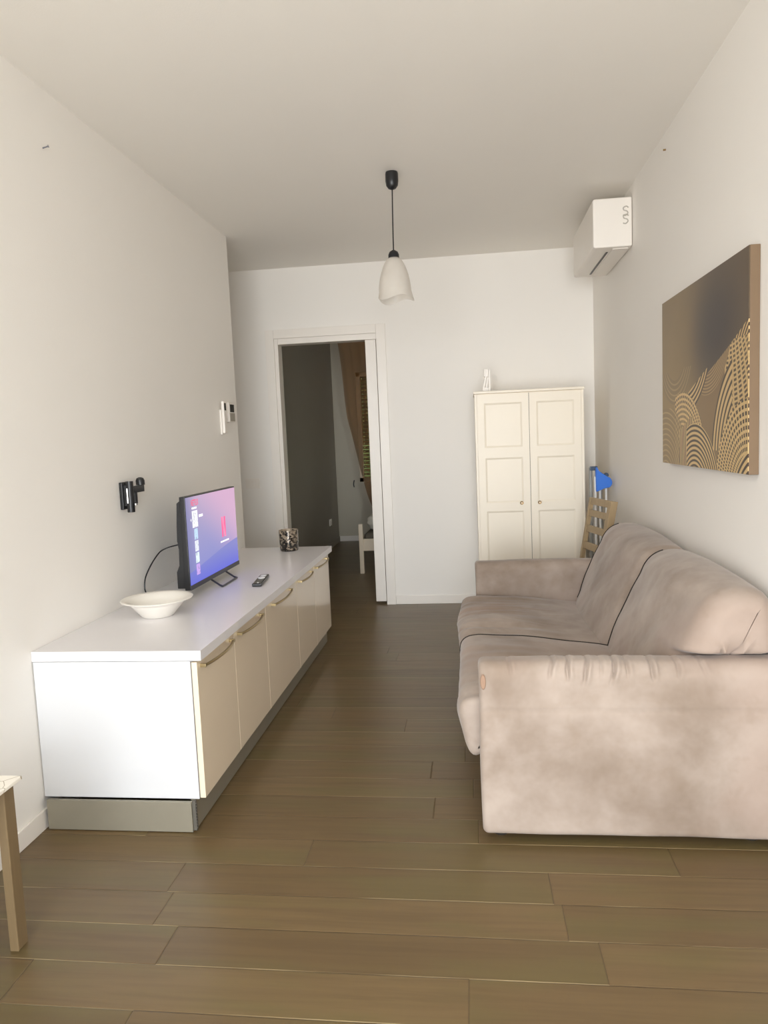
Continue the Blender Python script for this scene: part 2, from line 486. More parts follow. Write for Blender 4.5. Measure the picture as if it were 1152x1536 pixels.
# ------------------------------------------------------------------ television
TX, TY0, TY1, TZ0, TZ1 = -1.297, 3.195, 3.905, .680, 1.112
tv = thing('television', 'black flat television on wire feet showing a purple menu screen, on the worktop', 'television', (TX-.03, 3.55, .6434))
def screen_mat():
    m = bpy.data.materials.new('lit menu screen'); m.use_nodes = True
    t = m.node_tree; t.nodes.clear(); E.tree = t
    out = nn(t, 'ShaderNodeOutputMaterial'); em = nn(t, 'ShaderNodeEmission')
    geo = nn(t, 'ShaderNodeNewGeometry'); sp = nn(t, 'ShaderNodeSeparateXYZ'); t.links.new(geo.outputs['Position'], sp.inputs[0])
    u = (E(sp.outputs[1])-(TY0+.006))/(TY1-TY0-.012)
    v = (E(sp.outputs[2])-(TZ0+.022))/(TZ1-TZ0-.028)
    c = mixc(t, v.clamp(), lin(138, 143, 206), lin(178, 168, 196))
    c = mixc(t, ((u*.75+v*.75)-.55).ss(0, .75), c, lin(214, 176, 204))
    c = mixc(t, (1-u).ss(.8, 1.05)*.6, c, lin(120, 124, 168))
    hill = v.lt(.20+(u*2.2-.9).sin()*.075+u*.05)
    hc = mixc(t, (v*4).clamp(), lin(108, 112, 216), lin(134, 138, 202))
    c = mixc(t, hill*.85, c, hc)
    def rect(a0, a1, b0, b1): return u.gt(a0)*u.lt(a1)*v.gt(b0)*v.lt(b1)
    tiles = [(.095, .195, .64, .835, (250, 250, 255)), (.115, .180, .50, .625, (200, 226, 250)), (.115, .180, .36, .485, (236, 240, 250)),
             (.115, .180, .225, .345, (232, 248, 252)), (.115, .180, .085, .21, (206, 172, 240))]
    nz = nn(t, 'ShaderNodeTexNoise', Scale=70.0, Detail=2.0); t.links.new(geo.outputs['Position'], nz.inputs['Vector'])
    for a0, a1, b0, b1, q in tiles:
        tc_ = mixc(t, E(nz.outputs[0]).ss(.52, .68)*.5, lin(*q), lin(130, 130, 160))
        c = mixc(t, rect(a0, a1, b0, b1), c, tc_)
    t.links.new(c, em.inputs[0]); em.inputs[1].default_value = SCREEN
    t.links.new(em.outputs[0], out.inputs[0])
    return m
SCREEN = .95
def emit_mat(name, col, s):
    m = bpy.data.materials.new(name); m.use_nodes = True
    t = m.node_tree; t.nodes.clear()
    out = nn(t, 'ShaderNodeOutputMaterial'); em = nn(t, 'ShaderNodeEmission')
    rgb = nn(t, 'ShaderNodeRGB'); rgb.outputs[0].default_value = (*col, 1)
    t.links.new(rgb.outputs[0], em.inputs[0]); em.inputs[1].default_value = s
    t.links.new(em.outputs[0], out.inputs[0]); return m
fr = B()
box(fr, TX-.028, TX-.001, TY0, TY1, TZ0, TZ1, bev=.003)
obj('bezel', fr, M_BLACK, tv)
hs = B()                                              # bulging rear housing, stepped at the side
P = [(-.026, TZ0+.008), (-.066, TZ0+.008), (-.066, TZ0+.085), (-.052, TZ0+.115), (-.049, TZ0+.19), (-.055, TZ0+.23), (-.052, TZ0+.30), (-.045, TZ1-.03), (-.026, TZ1-.015)]
r0 = [hs.verts.new((TX+a, TY0+.012, z)) for a, z in P]; r1 = [hs.verts.new((TX+a, TY1-.012, z)) for a, z in P]
for k in range(len(P)): hs.faces.new((r0[k], r0[(k+1) % len(P)], r1[(k+1) % len(P)], r1[k]))
hs.faces.new(r0); hs.faces.new(r1)
obj('rear_housing', hs, M_BLACK, tv)
SM = screen_mat()
sc = boxm(TX-.002, TX+.0004, TY0+.006, TY1-.006, TZ0+.022, TZ1-.006)
scr = obj('screen', sc, SM, tv, label='lit screen with a purple and pink menu')
obj('bottom_bezel', boxm(TX-.002, TX+.0025, TY0+.001, TY1-.001, TZ0, TZ0+.0215, bev=.001), M_STEELD, tv)
ft = B()
for s in (3.475, 3.695):
    tube(ft, [(TX-.012, s, TZ0+.004), (TX+.0, s, TZ0-.006), (TX+.045, s-.02, .652), (TX+.062, s-.028, .6485)], .0048, 8)
tube(ft, [(TX+.062, 3.447, .6485), (TX+.062, 3.667, .6485)], .005, 8)
obj('stand', ft, M_STEELD, tv, label='bent dark wire foot')
ft2 = B()
for s in (3.475, 3.695):
    tube(ft2, [(TX-.015, s, TZ0+.004), (TX-.03, s, TZ0-.006), (TX-.085, s, .652), (TX-.105, s, .6485)], .0048, 8)
tube(ft2, [(TX-.105, 3.475, .6485), (TX-.105, 3.695, .6485)], .005, 8)
obj('stand', ft2, M_STEELD, tv)

def yzuv(u, v): return (TY0+.006+u*(TY1-TY0-.012), TZ0+.022+v*(TZ1-TZ0-.028))
def flat(bm, pts, x=TX+.0009):
    bm.faces.new([bm.verts.new((x, *yzuv(u, v))) for u, v in pts]); return bm
def text_mesh(txt, size, M, name, material, parent, label=None):
    cu = bpy.data.curves.new('txt', 'FONT'); cu.body = txt; cu.size = size; cu.extrude = 0; cu.offset = .0006
    cu.align_x = 'LEFT'
    to = bpy.data.objects.new('txt', cu); C.objects.link(to)
    dg = bpy.context.evaluated_depsgraph_get(); dg.update()
    me = bpy.data.meshes.new_from_object(to.evaluated_get(dg))
    bm = B(); bm.from_mesh(me)
    bpy.data.objects.remove(to); bpy.data.meshes.remove(me)
    xform(bm, M)
    o = obj(name, bm, material, parent)
    if label: o['label'] = label
    return o
def scr_text(txt, u, v, h, w, name, material, label=None):
    y, z = yzuv(u, v)
    M = Matrix(((0, 0, 1, TX+.001), (w, 0, 0, y), (0, 1, 0, z), (0, 0, 0, 1)))
    return text_mesh(txt, h, M, name, material, scr, label)
RED = emit_mat('red screen mark', lin(250, 100, 128), 1.0)
PINK = emit_mat('pink screen mark', lin(255, 140, 178), 1.0)
PINK2 = emit_mat('deeper pink screen mark', lin(250, 112, 158), 1.0)
WH = emit_mat('white screen mark', lin(252, 250, 255), 1.15)
scr_text('NETFLIX', .085, .895, .040, .62, 'wordmark', RED, 'red wordmark on the screen')
bar = B(); flat(bar, [(.095, .855), (.185, .855), (.185, .876), (.095, .876)])
obj('caption', bar, WH, scr, label='small white line of text')
nm = B(); flat(nm, [(.215, .745), (.29, .745), (.29, .775), (.215, .775)])
obj('profile_name', nm, WH, scr, label='white name beside the top tile')
nm = B(); flat(nm, [(.062, .735), (.078, .715), (.078, .755)])
obj('arrow', nm, WH, scr, label='white arrow left of the top tile')
lg = B(); a, b_ = .655, .745; q0, q1 = .40, .66
flat(lg, [(a, q0), (a+.033, q0), (a+.033, q1), (a, q1)]); flat(lg, [(b_-.033, q0), (b_, q0), (b_, q1), (b_-.033, q1)])
lgo = obj('logo', lg, PINK2, scr, label='tall pink ribbon letter on the screen')
dg_ = B(); flat(dg_, [(a, q1), (a+.036, q1), (b_, q0), (b_-.036, q0)], TX+.0014)
obj('logo_diagonal', dg_, PINK, scr)
cp = B(); flat(cp, [(.615, .335), (.80, .335), (.80, .355), (.615, .355)])
obj('caption', cp, WH, scr, label='white line of text under the pink letter')

cable = catmull([(-1.353, 3.30, .886), (-1.44, 3.345, .866), (-1.512, 3.415, .842), (-1.53, 3.395, .826), (-1.54, 3.33, .785), (-1.547, 3.275, .735), (-1.547, 3.255, .69), (-1.545, 3.262, .66), (-1.535, 3.27, .6475)], 8)
tag(obj('power_cable', tube(B(), cable, .0032, 8), M_BLACK), 'thin black cable curving from the back of the television down to the worktop', 'cable')

# ------------------------------------------------------------------ things on the worktop
ZT = .6436
bw = lathe(B(), [(0, ZT), (.060, ZT), (.066, ZT+.004), (.108, ZT+.054), (.118, ZT+.062), (.143, ZT+.070), (.146, ZT+.074), (.142, ZT+.0765), (.128, ZT+.0715), (.114, ZT+.064), (.104, ZT+.055), (.062, ZT+.009), (0, ZT+.007)], -1.318, 2.878, 64)
tag(obj('bowl', bw, M_BOWL, angle=60), 'white wide rimmed ceramic bowl on the near part of the worktop', 'bowl')

def tortoise_mat():
    m = bpy.data.materials.new('tortoiseshell mercury glass'); m.use_nodes = True
    t = m.node_tree; b = t.nodes['Principled BSDF']; E.tree = t
    tc = nn(t, 'ShaderNodeTexCoord'); n1 = nn(t, 'ShaderNodeTexNoise', Scale=44.0, Detail=4.0, Distortion=1.2)
    t.links.new(tc.outputs['Object'], n1.inputs['Vector'])
    sp = nn(t, 'ShaderNodeSeparateXYZ'); t.links.new(tc.outputs['Object'], sp.inputs[0])
    f = (E(n1.outputs[0])+E(sp.outputs[2])*1.3-.08)
    c = mixc(t, f.ss(.46, .62), lin(28, 25, 22), lin(168, 154, 136))
    t.links.new(c, b.inputs['Base Color'])
    b.inputs['Roughness'].default_value = .08; b.inputs['Metallic'].default_value = .35; b.inputs['Coat Weight'].default_value = .6
    return m
mx_, my_ = -1.187, 4.60
cup = lathe(B(), [(0, ZT), (.055, ZT), (.0595, ZT+.006), (.062, ZT+.06), (.0625, ZT+.134), (.0605, ZT+.1355), (.059, ZT+.133), (.0575, ZT+.06), (.055, ZT+.012), (0, ZT+.01)], mx_, my_, 48)
cn = thing('candle_holder', 'dark mottled tortoiseshell glass candle holder on the far end of the worktop', 'candle holder', (mx_, my_, ZT))
obj('glass_cup', cup, tortoise_mat(), cn, angle=50)
obj('candle', lathe(B(), [(0, ZT+.0105), (.053, ZT+.0125), (.0555, ZT+.05), (.0, ZT+.05)], mx_, my_, 32), M_LINEN, cn)

rm = thing('remote_control', 'black remote control with white buttons lying on the worktop', 'remote control', (-1.075, 3.565, ZT))
RM = Matrix.Translation((-1.075, 3.56, ZT)) @ Matrix.Rotation(math.radians(7), 4, 'Z')
def rot(bm): return xform(bm, RM)
body = pillow(B(), round_rect(-.024, .024, .0005, .017, [.005, .006, .006, .005]), -.125, .125, .004, lambda p, q, a: Vector((p, a, q)), npr=40, nlen=8, nR=3)
obj('remote_body', rot(body), M_BLACKG, rm)
def pad(cx, cy, rx, ry, z0, z1):
    b = B(); lo = []; hi = []
    for k in range(24):
        a = 2*pi*k/24; lo.append(b.verts.new((cx+rx*cos(a), cy+ry*sin(a), z0))); hi.append(b.verts.new((cx+rx*.95*cos(a), cy+ry*.95*sin(a), z1)))
    for k in range(24): b.faces.new((lo[k], lo[(k+1) % 24], hi[(k+1) % 24], hi[k]))
    b.faces.new(lo); b.faces.new(hi); return b
obj('navigation_ring', rot(pad(0, .022, .018, .020, .0165, .0195)), M_ENAMEL, rm, label='round white button pad')
for yy in (.070, .094): obj('button', rot(pad(.0, yy, .016, .007, .0165, .0185)), M_ENAMEL, rm, label='white oval button')
obj('button', rot(pad(.004, -.108, .005, .006, .0165, .0185)), M_ENAMEL, rm, label='small white button')

# ------------------------------------------------------------------ on the left wall
br = thing('wall_bracket', 'empty black swivel television bracket screwed to the left wall', 'bracket', (XL, 3.14, 1.07))
obj('wall_plate', boxm(XL+.0005, XL+.016, 3.105, 3.150, 1.070, 1.192, bev=.003), M_BLACK, br)
b = B(); box(b, XL+.016, XL+.030, 3.112, 3.140, 1.085, 1.18, bev=.002); tube(b, [(XL+.046, 3.115, 1.058), (XL+.046, 3.115, 1.196)], .0165, 16)
obj('pivot_post', b, M_BLACK, br)
obj('bolt', tube(B(), [(XL+.043, 3.094, 1.10), (XL+.043, 3.094, 1.165)], .0035, 8), M_CHROME, br, label='chrome bolt')
b = B(); box(b, XL+.036, XL+.058, 3.13, 3.238, 1.142, 1.172, bev=.002)
obj('arm', b, M_BLACK, br)
b = B(); tube(b, [(XL+.05, 3.148, 1.095), (XL+.05, 3.148, 1.15)], .013, 14)
obj('sleeve', b, M_BLACK, br)
obj('bolt', tube(B(), [(XL+.052, 3.146, 1.087), (XL+.052, 3.146, 1.0945)], .010, 12), M_CHROME, br, label='chrome bolt end')
obj('knob', lathe(B(), [(0, 1.173), (.020, 1.173), (.020, 1.193), (.015, 1.204), (.006, 1.208), (0, 1.208)], XL+.047, 3.222, 20), M_BLACK, br)

ic = thing('wall_remote', 'white slim handset with a dark display in a holder on the left wall', 'handset', (XL, 4.53, 1.405))
obj('holder', boxm(XL+.0005, XL+.012, 4.500, 4.552, 1.405, 1.56, bev=.002), M_ACW, ic)
hb_ = obj('handset_body', boxm(XL+.0125, XL+.030, 4.503, 4.549, 1.412, 1.612, bev=.004), M_ACW, ic)
obj('display', boxm(XL+.0305, XL+.0315, 4.510, 4.543, 1.555, 1.600), M_DISP, hb_, label='dark display')
th = thing('thermostat', 'white square thermostat with a dark display near the end of the left wall', 'thermostat', (XL, 4.68, 1.485))
tb = obj('thermostat_body', boxm(XL+.0005, XL+.022, 4.628, 4.742, 1.484, 1.610, bev=.003), M_ACW, th)
obj('display', boxm(XL+.0225, XL+.0235, 4.645, 4.725, 1.548, 1.598), M_DISP, tb, label='dark display')
obj('keypad', boxm(XL+.0225, XL+.0235, 4.640, 4.735, 1.490, 1.543), M_KEY, tb, label='grey keypad flap')
nl = B(); tube(nl, [(XL+.0002, 2.718, 2.474), (XL+.02, 2.722, 2.480)], .0025, 8); tube(nl, [(XL+.02, 2.722, 2.480), (XL+.022, 2.7225, 2.4806)], .005, 8)
tag(obj('nail', nl, M_STEELD), 'small bare nail high up in the left wall', 'nail')
nl = B(); tube(nl, [(XR-.0002, 3.72, 2.62), (XR-.012, 3.72, 2.62)], .004, 8)
tag(obj('nail', nl, M_BRASS), 'tiny brown nail high in the right wall just below the ceiling', 'nail')
sw = thing('light_switch', 'white light switch plate on the back wall left of the doorway', 'switch', (-1.775, YB, .98))
obj('plate', boxm(-1.832, -1.716, YB-.009, YB-.0005, .978, 1.058, bev=.002), M_ACW, sw)
for k in range(3): obj('rocker', boxm(-1.815+k*.0275, -1.789+k*.0275, YB-.012, YB-.0092, .993, 1.043, bev=.001), M_TRIM, sw)

# ------------------------------------------------------------------ pendant lamp
LX, LY = -.366, 3.933
lp = thing('pendant_lamp', 'pendant lamp with frosted glass bell shade on a thin black cord', 'lamp', (LX, LY, H))
obj('ceiling_cup', lathe(B(), [(0, 2.699), (.031, 2.699), (.033, 2.690), (.0335, 2.655), (.030, 2.632), (.020, 2.618), (.006, 2.612), (0, 2.612)], LX, LY, 32), M_BLACK, lp)
obj('cord', tube(B(), [(LX, LY, 2.615), (LX-.004, LY, 2.45), (LX-.006, LY, 2.30)], .0033, 8), M_BLACK, lp)
LX -= .006
obj('socket_cap', lathe(B(), [(0, 2.310), (.008, 2.309), (.022, 2.300), (.028, 2.286), (.0285, 2.270), (0, 2.270)], LX, LY, 28), M_BLACK, lp)
def frosted():
    m = bpy.data.materials.new('frosted glass'); m.use_nodes = True
    t = m.node_tree; b = t.nodes['Principled BSDF']; E.tree = t
    tc = nn(t, 'ShaderNodeTexCoord'); n1 = nn(t, 'ShaderNodeTexNoise', Scale=18.0, Detail=3.0, Distortion=1)
    t.links.new(tc.outputs['Object'], n1.inputs['Vector'])
    c = mixc(t, n1.outputs[0], lin(236, 232, 226), lin(246, 243, 238))
    t.links.new(c, b.inputs['Base Color']); b.inputs['Roughness'].default_value = .35
    tl = nn(t, 'ShaderNodeBsdfTranslucent'); t.links.new(c, tl.inputs[0])
    tp = nn(t, 'ShaderNodeBsdfTransparent')
    m1 = nn(t, 'ShaderNodeMixShader'); m1.inputs[0].default_value = .5
    m2 = nn(t, 'ShaderNodeMixShader'); m2.inputs[0].default_value = .36
    t.links.new(b.outputs[0], m1.inputs[1]); t.links.new(tl.outputs[0], m1.inputs[2])
    t.links.new(m1.outputs[0], m2.inputs[1]); t.links.new(tp.outputs[0], m2.inputs[2])
    t.links.new(m2.outputs[0], t.nodes['Material Output'].inputs[0])
    return m
sd = B(); n = 48; rings = []
prof = [(.027, 2.2695), (.040, 2.258), (.054, 2.235), (.066, 2.205), (.076, 2.17), (.083, 2.13), (.086, 2.095), (.094, 2.058)]
prof = [(p.x, p.y) for p in catmull([Vector((a, b_, 0)) for a, b_ in prof], 4)]
inner = [(r-.003, z) for r, z in reversed(prof)]
for r, z in prof+inner:
    f = max(0, (2.11-z)/.055)
    rings.append([sd.verts.new((LX+(r+.006*f*cos(3*a))*cos(a), LY+(r+.006*f*cos(3*a))*sin(a), z-.012*f*cos(3*a))) for a in (2*pi*k/n+.5 for k in range(n))])
for a, b_ in zip(rings, rings[1:]):
    for k in range(n): sd.faces.new((a[k], a[(k+1) % n], b_[(k+1) % n], b_[k]))
obj('lamp_shade', sd, frosted(), lp, angle=60, label='frosted glass bell shade with a wavy rim')

# ------------------------------------------------------------------ air conditioner
ac = thing('air_conditioner', 'white air conditioner unit mounted high on the right wall', 'air conditioner', (XR, 4.83, 2.36))
ap = round_rect(.722, XR-.003, 2.362, 2.632, [.004, .004, .012, .014])
obj('casing', pillow(B(), ap, 4.435, 5.235, .008, lambda p, q, a: Vector((p, a, q)), npr=90, nlen=10, nR=4), M_ACW, ac)
obj('air_slot', boxm(.812, .824, 4.55, 5.15, 2.3595, 2.3625), M_BLACK, ac, label='black air outlet slot')
mk = B()
def squig(cy_, flip):
    P = [(.018, .020), (.006, .028), (-.012, .022), (-.010, .008), (.008, .002), (.014, -.010), (.0, -.022), (-.016, -.018)]
    pts = catmull([Vector((.902+a*flip*.9, 4.4345, cy_+b_*1.0)) for a, b_ in P], 5)
    tube(mk, pts, .0034, 6)
squig(2.552, 1); squig(2.508, 1)
obj('moulded_mark', mk, M_GREY, ac, label='small grey mark on the end face')
obj('flap', boxm(.835, XR-.02, 4.47, 5.2, 2.3575, 2.3618, bev=.001), M_ACW, ac)

# ------------------------------------------------------------------ painting
PX, PY0, PY1, PZ0, PZ1 = .906, 2.5633, 3.6585, 1.166, 1.908
def paint_mat():
    m = bpy.data.materials.new('abstract gold line painting'); m.use_nodes = True
    t = m.node_tree; b = t.nodes['Principled BSDF']; E.tree = t
    geo = nn(t, 'ShaderNodeNewGeometry'); sp = nn(t, 'ShaderNodeSeparateXYZ'); t.links.new(geo.outputs['Position'], sp.inputs[0])
    u = (PY1-E(sp.outputs[1]))/(PY1-PY0); v = (E(sp.outputs[2])-PZ0)/(PZ1-PZ0)
    nz = nn(t, 'ShaderNodeTexNoise', Scale=5.0, Detail=4.0, Distortion=.5); t.links.new(geo.outputs['Position'], nz.inputs['Vector'])
    nf = E(nz.outputs[0])
    wob = (nf-.5)*.05
    base = mixc(t, (v+nf*.3-.1).clamp(), lin(154, 128, 80), lin(128, 106, 70))
    base = mixc(t, (u+wob*2).ss(.18, .72)*.75, base, lin(74, 60, 48))
    dk = ((u-.70)*(u-.70)*1.2+(v-.70)*(v-.70)).sqrt()
    base = mixc(t, 1-(dk+wob).ss(.04, .42), base, lin(54, 44, 38))
    gold = lin(206, 176, 122); dark = lin(62, 44, 28); tan = lin(140, 112, 74)
    bound = v-(u*.56+.15+(u*5).sin()*.02)
    c = base
    inside = bound.lt(0.0)
    c = mixc(t, inside*u.ss(.15, .5)*.7, c, tan)
    def ang(cu, cv):
        return E.m('ARCTAN2', v-cv, u-cu)
    def fan(c, cu, cv, R, fr_, duty, mask, cross=0, dk_=dark, gl=gold, amt=1.0, r0=0.0, r_asp=.68):
        d = ((u-cu)*(u-cu)+(v-cv)*(v-cv)*(r_asp*r_asp)).sqrt()
        reg = d.lt(R)*d.gt(r0)*mask
        ln = (d*fr_*6.2832+wob*6).sin().gt(duty)
        if cross:
            cr = (ang(cu, cv)*cross).sin().gt(.35)
            ln = E.m('MAXIMUM', ln, cr)
        fc = mixc(t, ln, dk_, gl)
        return mixc(t, reg*amt, c, fc)
    one = inside
    c = fan(c, 1.20, .30, .62, 62, .0, one*v.gt(.50)*u.gt(.74), r0=.1)
    c = fan(c, .84, .98, .46, 66, .15, one*u.gt(.79)*v.lt(.62), cross=90, amt=.85)
    c = fan(c, .60, .78, .27, 90, .1, one*u.gt(.55)*u.lt(.84), dk_=lin(118, 94, 62), gl=lin(164, 136, 94))
    c = fan(c, .34, .80, .34, 50, .0, bound.lt(.03)*v.lt(.56)*u.lt(.64), r0=.12)
    c = fan(c, .20, .74, .26, 46, .55, u.lt(.45)*v.lt(.56), r0=.16, dk_=lin(120, 100, 68), gl=lin(168, 142, 98), amt=.6)
    c = fan(c, 1.02, .06, .36, 36, -.25, one*v.gt(.10)*u.gt(.60)*u.lt(.86))
    c = fan(c, .30, -.02, .30, 52, .1, v.lt(.46)*u.gt(.20)*u.lt(.56), cross=110)
    c = fan(c, .05, -.16, .36, 44, .6, u.lt(.34)*v.lt(.34), dk_=lin(134, 110, 72), gl=lin(176, 148, 100), amt=.75)
    vl = (u*300+v*16+wob*8).sin().gt(-.1)
    c = mixc(t, u.gt(.26)*u.lt(.44)*v.lt(.20+(u-.26)*.5), c, mixc(t, vl, dark, gold))
    c = fan(c, 1.0, -.10, .30, 46, .2, u.gt(.60), cross=96)
    c = fan(c, .46, -.20, .30, 54, -.1, u.gt(.36)*u.lt(.74))
    c = fan(c, 1.10, -.26, .27, 42, -.1, u.gt(.70))
    t.links.new(c, b.inputs['Base Color'])
    b.inputs['Roughness'].default_value = .4; b.inputs['Metallic'].default_value = .15
    return m
pt = thing('painting', 'abstract canvas with gold wave lines on dark brown, hung on the right wall', 'painting', (XR, (PY0+PY1)/2, PZ0))
obj('canvas_front', boxm(PX, PX+.003, PY0+.001, PY1-.001, PZ0+.001, PZ1-.001), paint_mat(), pt)
M_CAN = mat('bronze brown canvas edge', lin(116, 94, 70), rough=.5, noise_amt=.12, noise_scale=5, metal=.1)
obj('canvas_edge', boxm(PX+.0031, XR-.0005, PY0, PY1, PZ0, PZ1, bev=.002), M_CAN, pt)

# ------------------------------------------------------------------ sofa
sf = thing('sofa', 'two seat greige velvet sofa with loose back cushions against the right wall', 'sofa', (.45, 3.335, 0))
def crumple(bm, f):
    for v in bm.verts: v.co += f(v.co)
    return bm
AY0, AY1, BY0, BY1 = 2.32, 2.455, 4.215, 4.35
def arm(y0, y1, out):
    pr = round_rect(y0, y1, .028, .603, [.014, .052, .052, .014], n=8)
    def disp(co):
        d = Vector((0, 0, 0))
        if out:          # the near arm: soft creases over the rolled top
            w = max(0, 1-abs(co.z-.575)/.11)
            s = noise.noise(Vector((co.x*17+co.z*3.0, co.z*2.5, 3)))
            s2 = noise.noise(Vector((co.x*34-co.z*4, co.z*3, 9)))
            xx = max(0, 1-abs(co.x-.42)/.34)
            d += Vector((0, -1, .35))*(-.010*abs(s)*w*xx-.004*abs(s2)*w*xx)
            d += Vector((0, -.006*noise.noise(Vector((co.x*4, co.z*4, 1))), 0))
            for cx, sl, dep, z0_ in ((.10, .10, .5, .56), (.235, -.35, .8, .545), (.285, -.30, 1.0, .535), (.345, -.22, 1.0, .525), (.385, .05, .5, .55), (.43, -.25, 1.0, .53), (.475, -.1, .6, .55), (.545, .08, .9, .54), (.62, .15, .6, .55), (.70, .1, .4, .55)):
                x_ = cx+sl*(.60-co.z)+.012*noise.noise(Vector((co.z*20, cx*9, 0)))
                q = (co.x-x_)
                lo_ = max(0, min(1, (co.z-z0_)/.03))
                d += Vector((0, 1, -.6))*lo_*dep*(.011*math.exp(-(q/.005)**2)-.008*math.exp(-((q-.013)/.008)**2))
            d += Vector((0, .0035*math.exp(-((co.z-.447)/.006)**2), 0))
        d += Vector((.006, .0, .004))*noise.noise(co*4)
        return d
    bm = pillow(B(), pr, 0.0, .935, .02, lambda p, q, a: Vector((a, p, q)), npr=150, nlen=(320 if out else 90), nR=5)
    return crumple(bm, disp)
obj('armrest', arm(AY0, AY1, True), M_VEL, sf, angle=80)
obj('armrest', arm(BY0, BY1, False), M_VEL, sf, angle=80)
fb = B(); box(fb, .03, .90, AY1+.002, BY0-.002, .05, .27, bev=.02)
obj('base', fb, M_VEL, sf)
bk = B(); box(bk, .80, .928, AY1+.002, BY0-.002, .05, .70, bev=.03, seg=3)
obj('back_frame', bk, M_VEL, sf)
ftm = mat('dark foot', lin(40, 34, 28), rough=.6)
for fx, fy in ((.06, 2.39), (.86, 2.39), (.06, 4.28), (.86, 4.28)):
    obj('foot', lathe(B(), [(0, 0), (.022, 0), (.026, .032), (0, .032)], fx, fy, 16), ftm, sf)
def seat(y0, y1, far):
    P = [(-.030, .255), (-.052, .285), (-.070, .345), (-.074, .375), (-.062, .405), (-.025, .424), (.05, .428), (.22, .418), (.42, .395), (.60, .372), (.72, .365), (.73, .30), (.70, .275), (.30, .275), (.05, .275), (.0, .25)]
    pr = [Vector((p.x, p.y)) for p in catmull([Vector((a, b_, 0)) for a, b_ in P], 8, closed=True)][::-1]
    area = sum(pr[i].x*pr[(i+1) % len(pr)].y-pr[(i+1) % len(pr)].x*pr[i].y for i in range(len(pr)))
    if area < 0: pr = pr[::-1]
    yc = (y0+y1)/2
    def disp(co):
        d = Vector((0, 0, 0))
        top = max(0, min(1, (co.z-.33)/.05))
        fr_ = max(0, min(1, (.45-co.x)/.35))
        s = noise.noise(Vector((co.x*2.2, co.y*13, 2.5 if far else 7.1)))
        s2 = noise.noise(Vector((co.x*3.5+1, co.y*26, 5)))
        d.z += top*fr_*(.020*s-.013*abs(s2)) if far else top*fr_*(.008*s)
        d.z += top*.006*noise.noise(co*5)
        if far: d.x -= .030*max(0, 1-max(0, co.x+.08)/.25)*top*(1-abs(co.y-yc)/.6)
        t_ = (co.y-yc)/(y1-y0)*2
        d.z += top*(.012*(1-t_*t_)+(-.004 if far else .018))
        side = max(0, min(1, (.05-co.x)/.08))*max(0, min(1, (.41-co.z)/.06))
        d.x += side*.012*noise.noise(Vector((co.y*14, co.z*5, 4)))
        if not far: d.z -= side*.03*max(0, (2.65-co.y)/.2)*max(0, (.33-co.z)/.08)
        return d
    bm = pillow(B(), pr, y0, y1, (.035 if far else .028), lambda p, q, a: Vector((p, a, q)), npr=170, nlen=90, nR=7)
    return crumple(bm, disp), pr, disp
for y0, y1, far in ((AY1+.004, 3.262, False), (3.274, BY0-.004, True)):
    bm, pr, disp = seat(y0, y1, far)
    so_ = obj('seat_cushion', bm, M_VEL, sf, angle=80)
    if not far:
        pp = [Vector((p.x, y1-.021, p.y)) for p in resample(pr, 120)]
        pp = [p+disp(p) for p in pp if p.x < .63 and (p.z > .372 or (p.x < 0 and p.z > .30))]
        k0 = max(range(len(pp)), key=lambda k: (pp[k]-pp[k-1]).length)
        pp = pp[k0:]+pp[:k0]
        obj('crevice_strip', tube(B(), pp, .0034, 6), M_CREVICE, so_, label='dark strip painted in as crevice shade')  # added dark tube, draws the shaded crevice between the seat cushions
def backc(y0, y1, seed):
    P = [(.565, .375), (.585, .44), (.615, .52), (.652, .60), (.700, .70), (.725, .755), (.762, .795), (.82, .815), (.885, .808), (.92, .775), (.932, .70), (.93, .50), (.925, .40), (.86, .372), (.70, .366), (.60, .366)]
    pr = [Vector((p.x, p.y)) for p in catmull([Vector((a, b_, 0)) for a, b_ in P], 8, closed=True)]
    area = sum(pr[i].x*pr[(i+1) % len(pr)].y-pr[(i+1) % len(pr)].x*pr[i].y for i in range(len(pr)))
    if area < 0: pr = pr[::-1]
    yc = (y0+y1)/2
    def disp(co):
        t_ = (co.y-yc)/(y1-y0)*2
        b_ = max(0, 1-t_*t_)
        fw = max(0, min(1, (.86-co.x)/.12))
        d = Vector((-.030*b_*fw, 0, .018*b_*max(0, min(1, (co.z-.6)/.2))))
        over = max(0, min(1, (co.z-.590)/.035)); over = over*over*(3-2*over)
        if y0 < 3: d.y -= .10*over*max(0, min(1, (y0+.30-co.y)/.30))
        d.x += fw*(.010*noise.noise(Vector((co.y*5+co.z*6, co.z*3, seed)))-.006*abs(noise.noise(Vector((co.y*9+co.z*11, co.z*2, seed+3)))))
        return d
    bm = pillow(B(), pr, y0, y1, .06, lambda p, q, a: Vector((p, a, q)), npr=150, nlen=90, nR=9)
    return crumple(bm, disp), pr, disp
for y0, y1, seed in ((AY1+.0, 3.266, 1.0), (3.270, BY0, 6.0)):
    bm, pr, disp = backc(y0, y1, seed)
    bc = obj('back_cushion', bm, M_VEL, sf, angle=80)
    pp = [Vector((p.x, y1-.047, p.y)) for p in resample(pr, 90)]
    pp = [p+disp(p) for p in pp if p.x < .80 and p.z > .39]
    if pp[0].z > pp[-1].z: pp = pp[::-1]
    obj('crevice_strip', tube(B(), pp, .0034, 6), M_CREVICE, bc, label='dark strip painted in as crevice shade')  # added dark tube in place of the crevice shadow along the back cushion
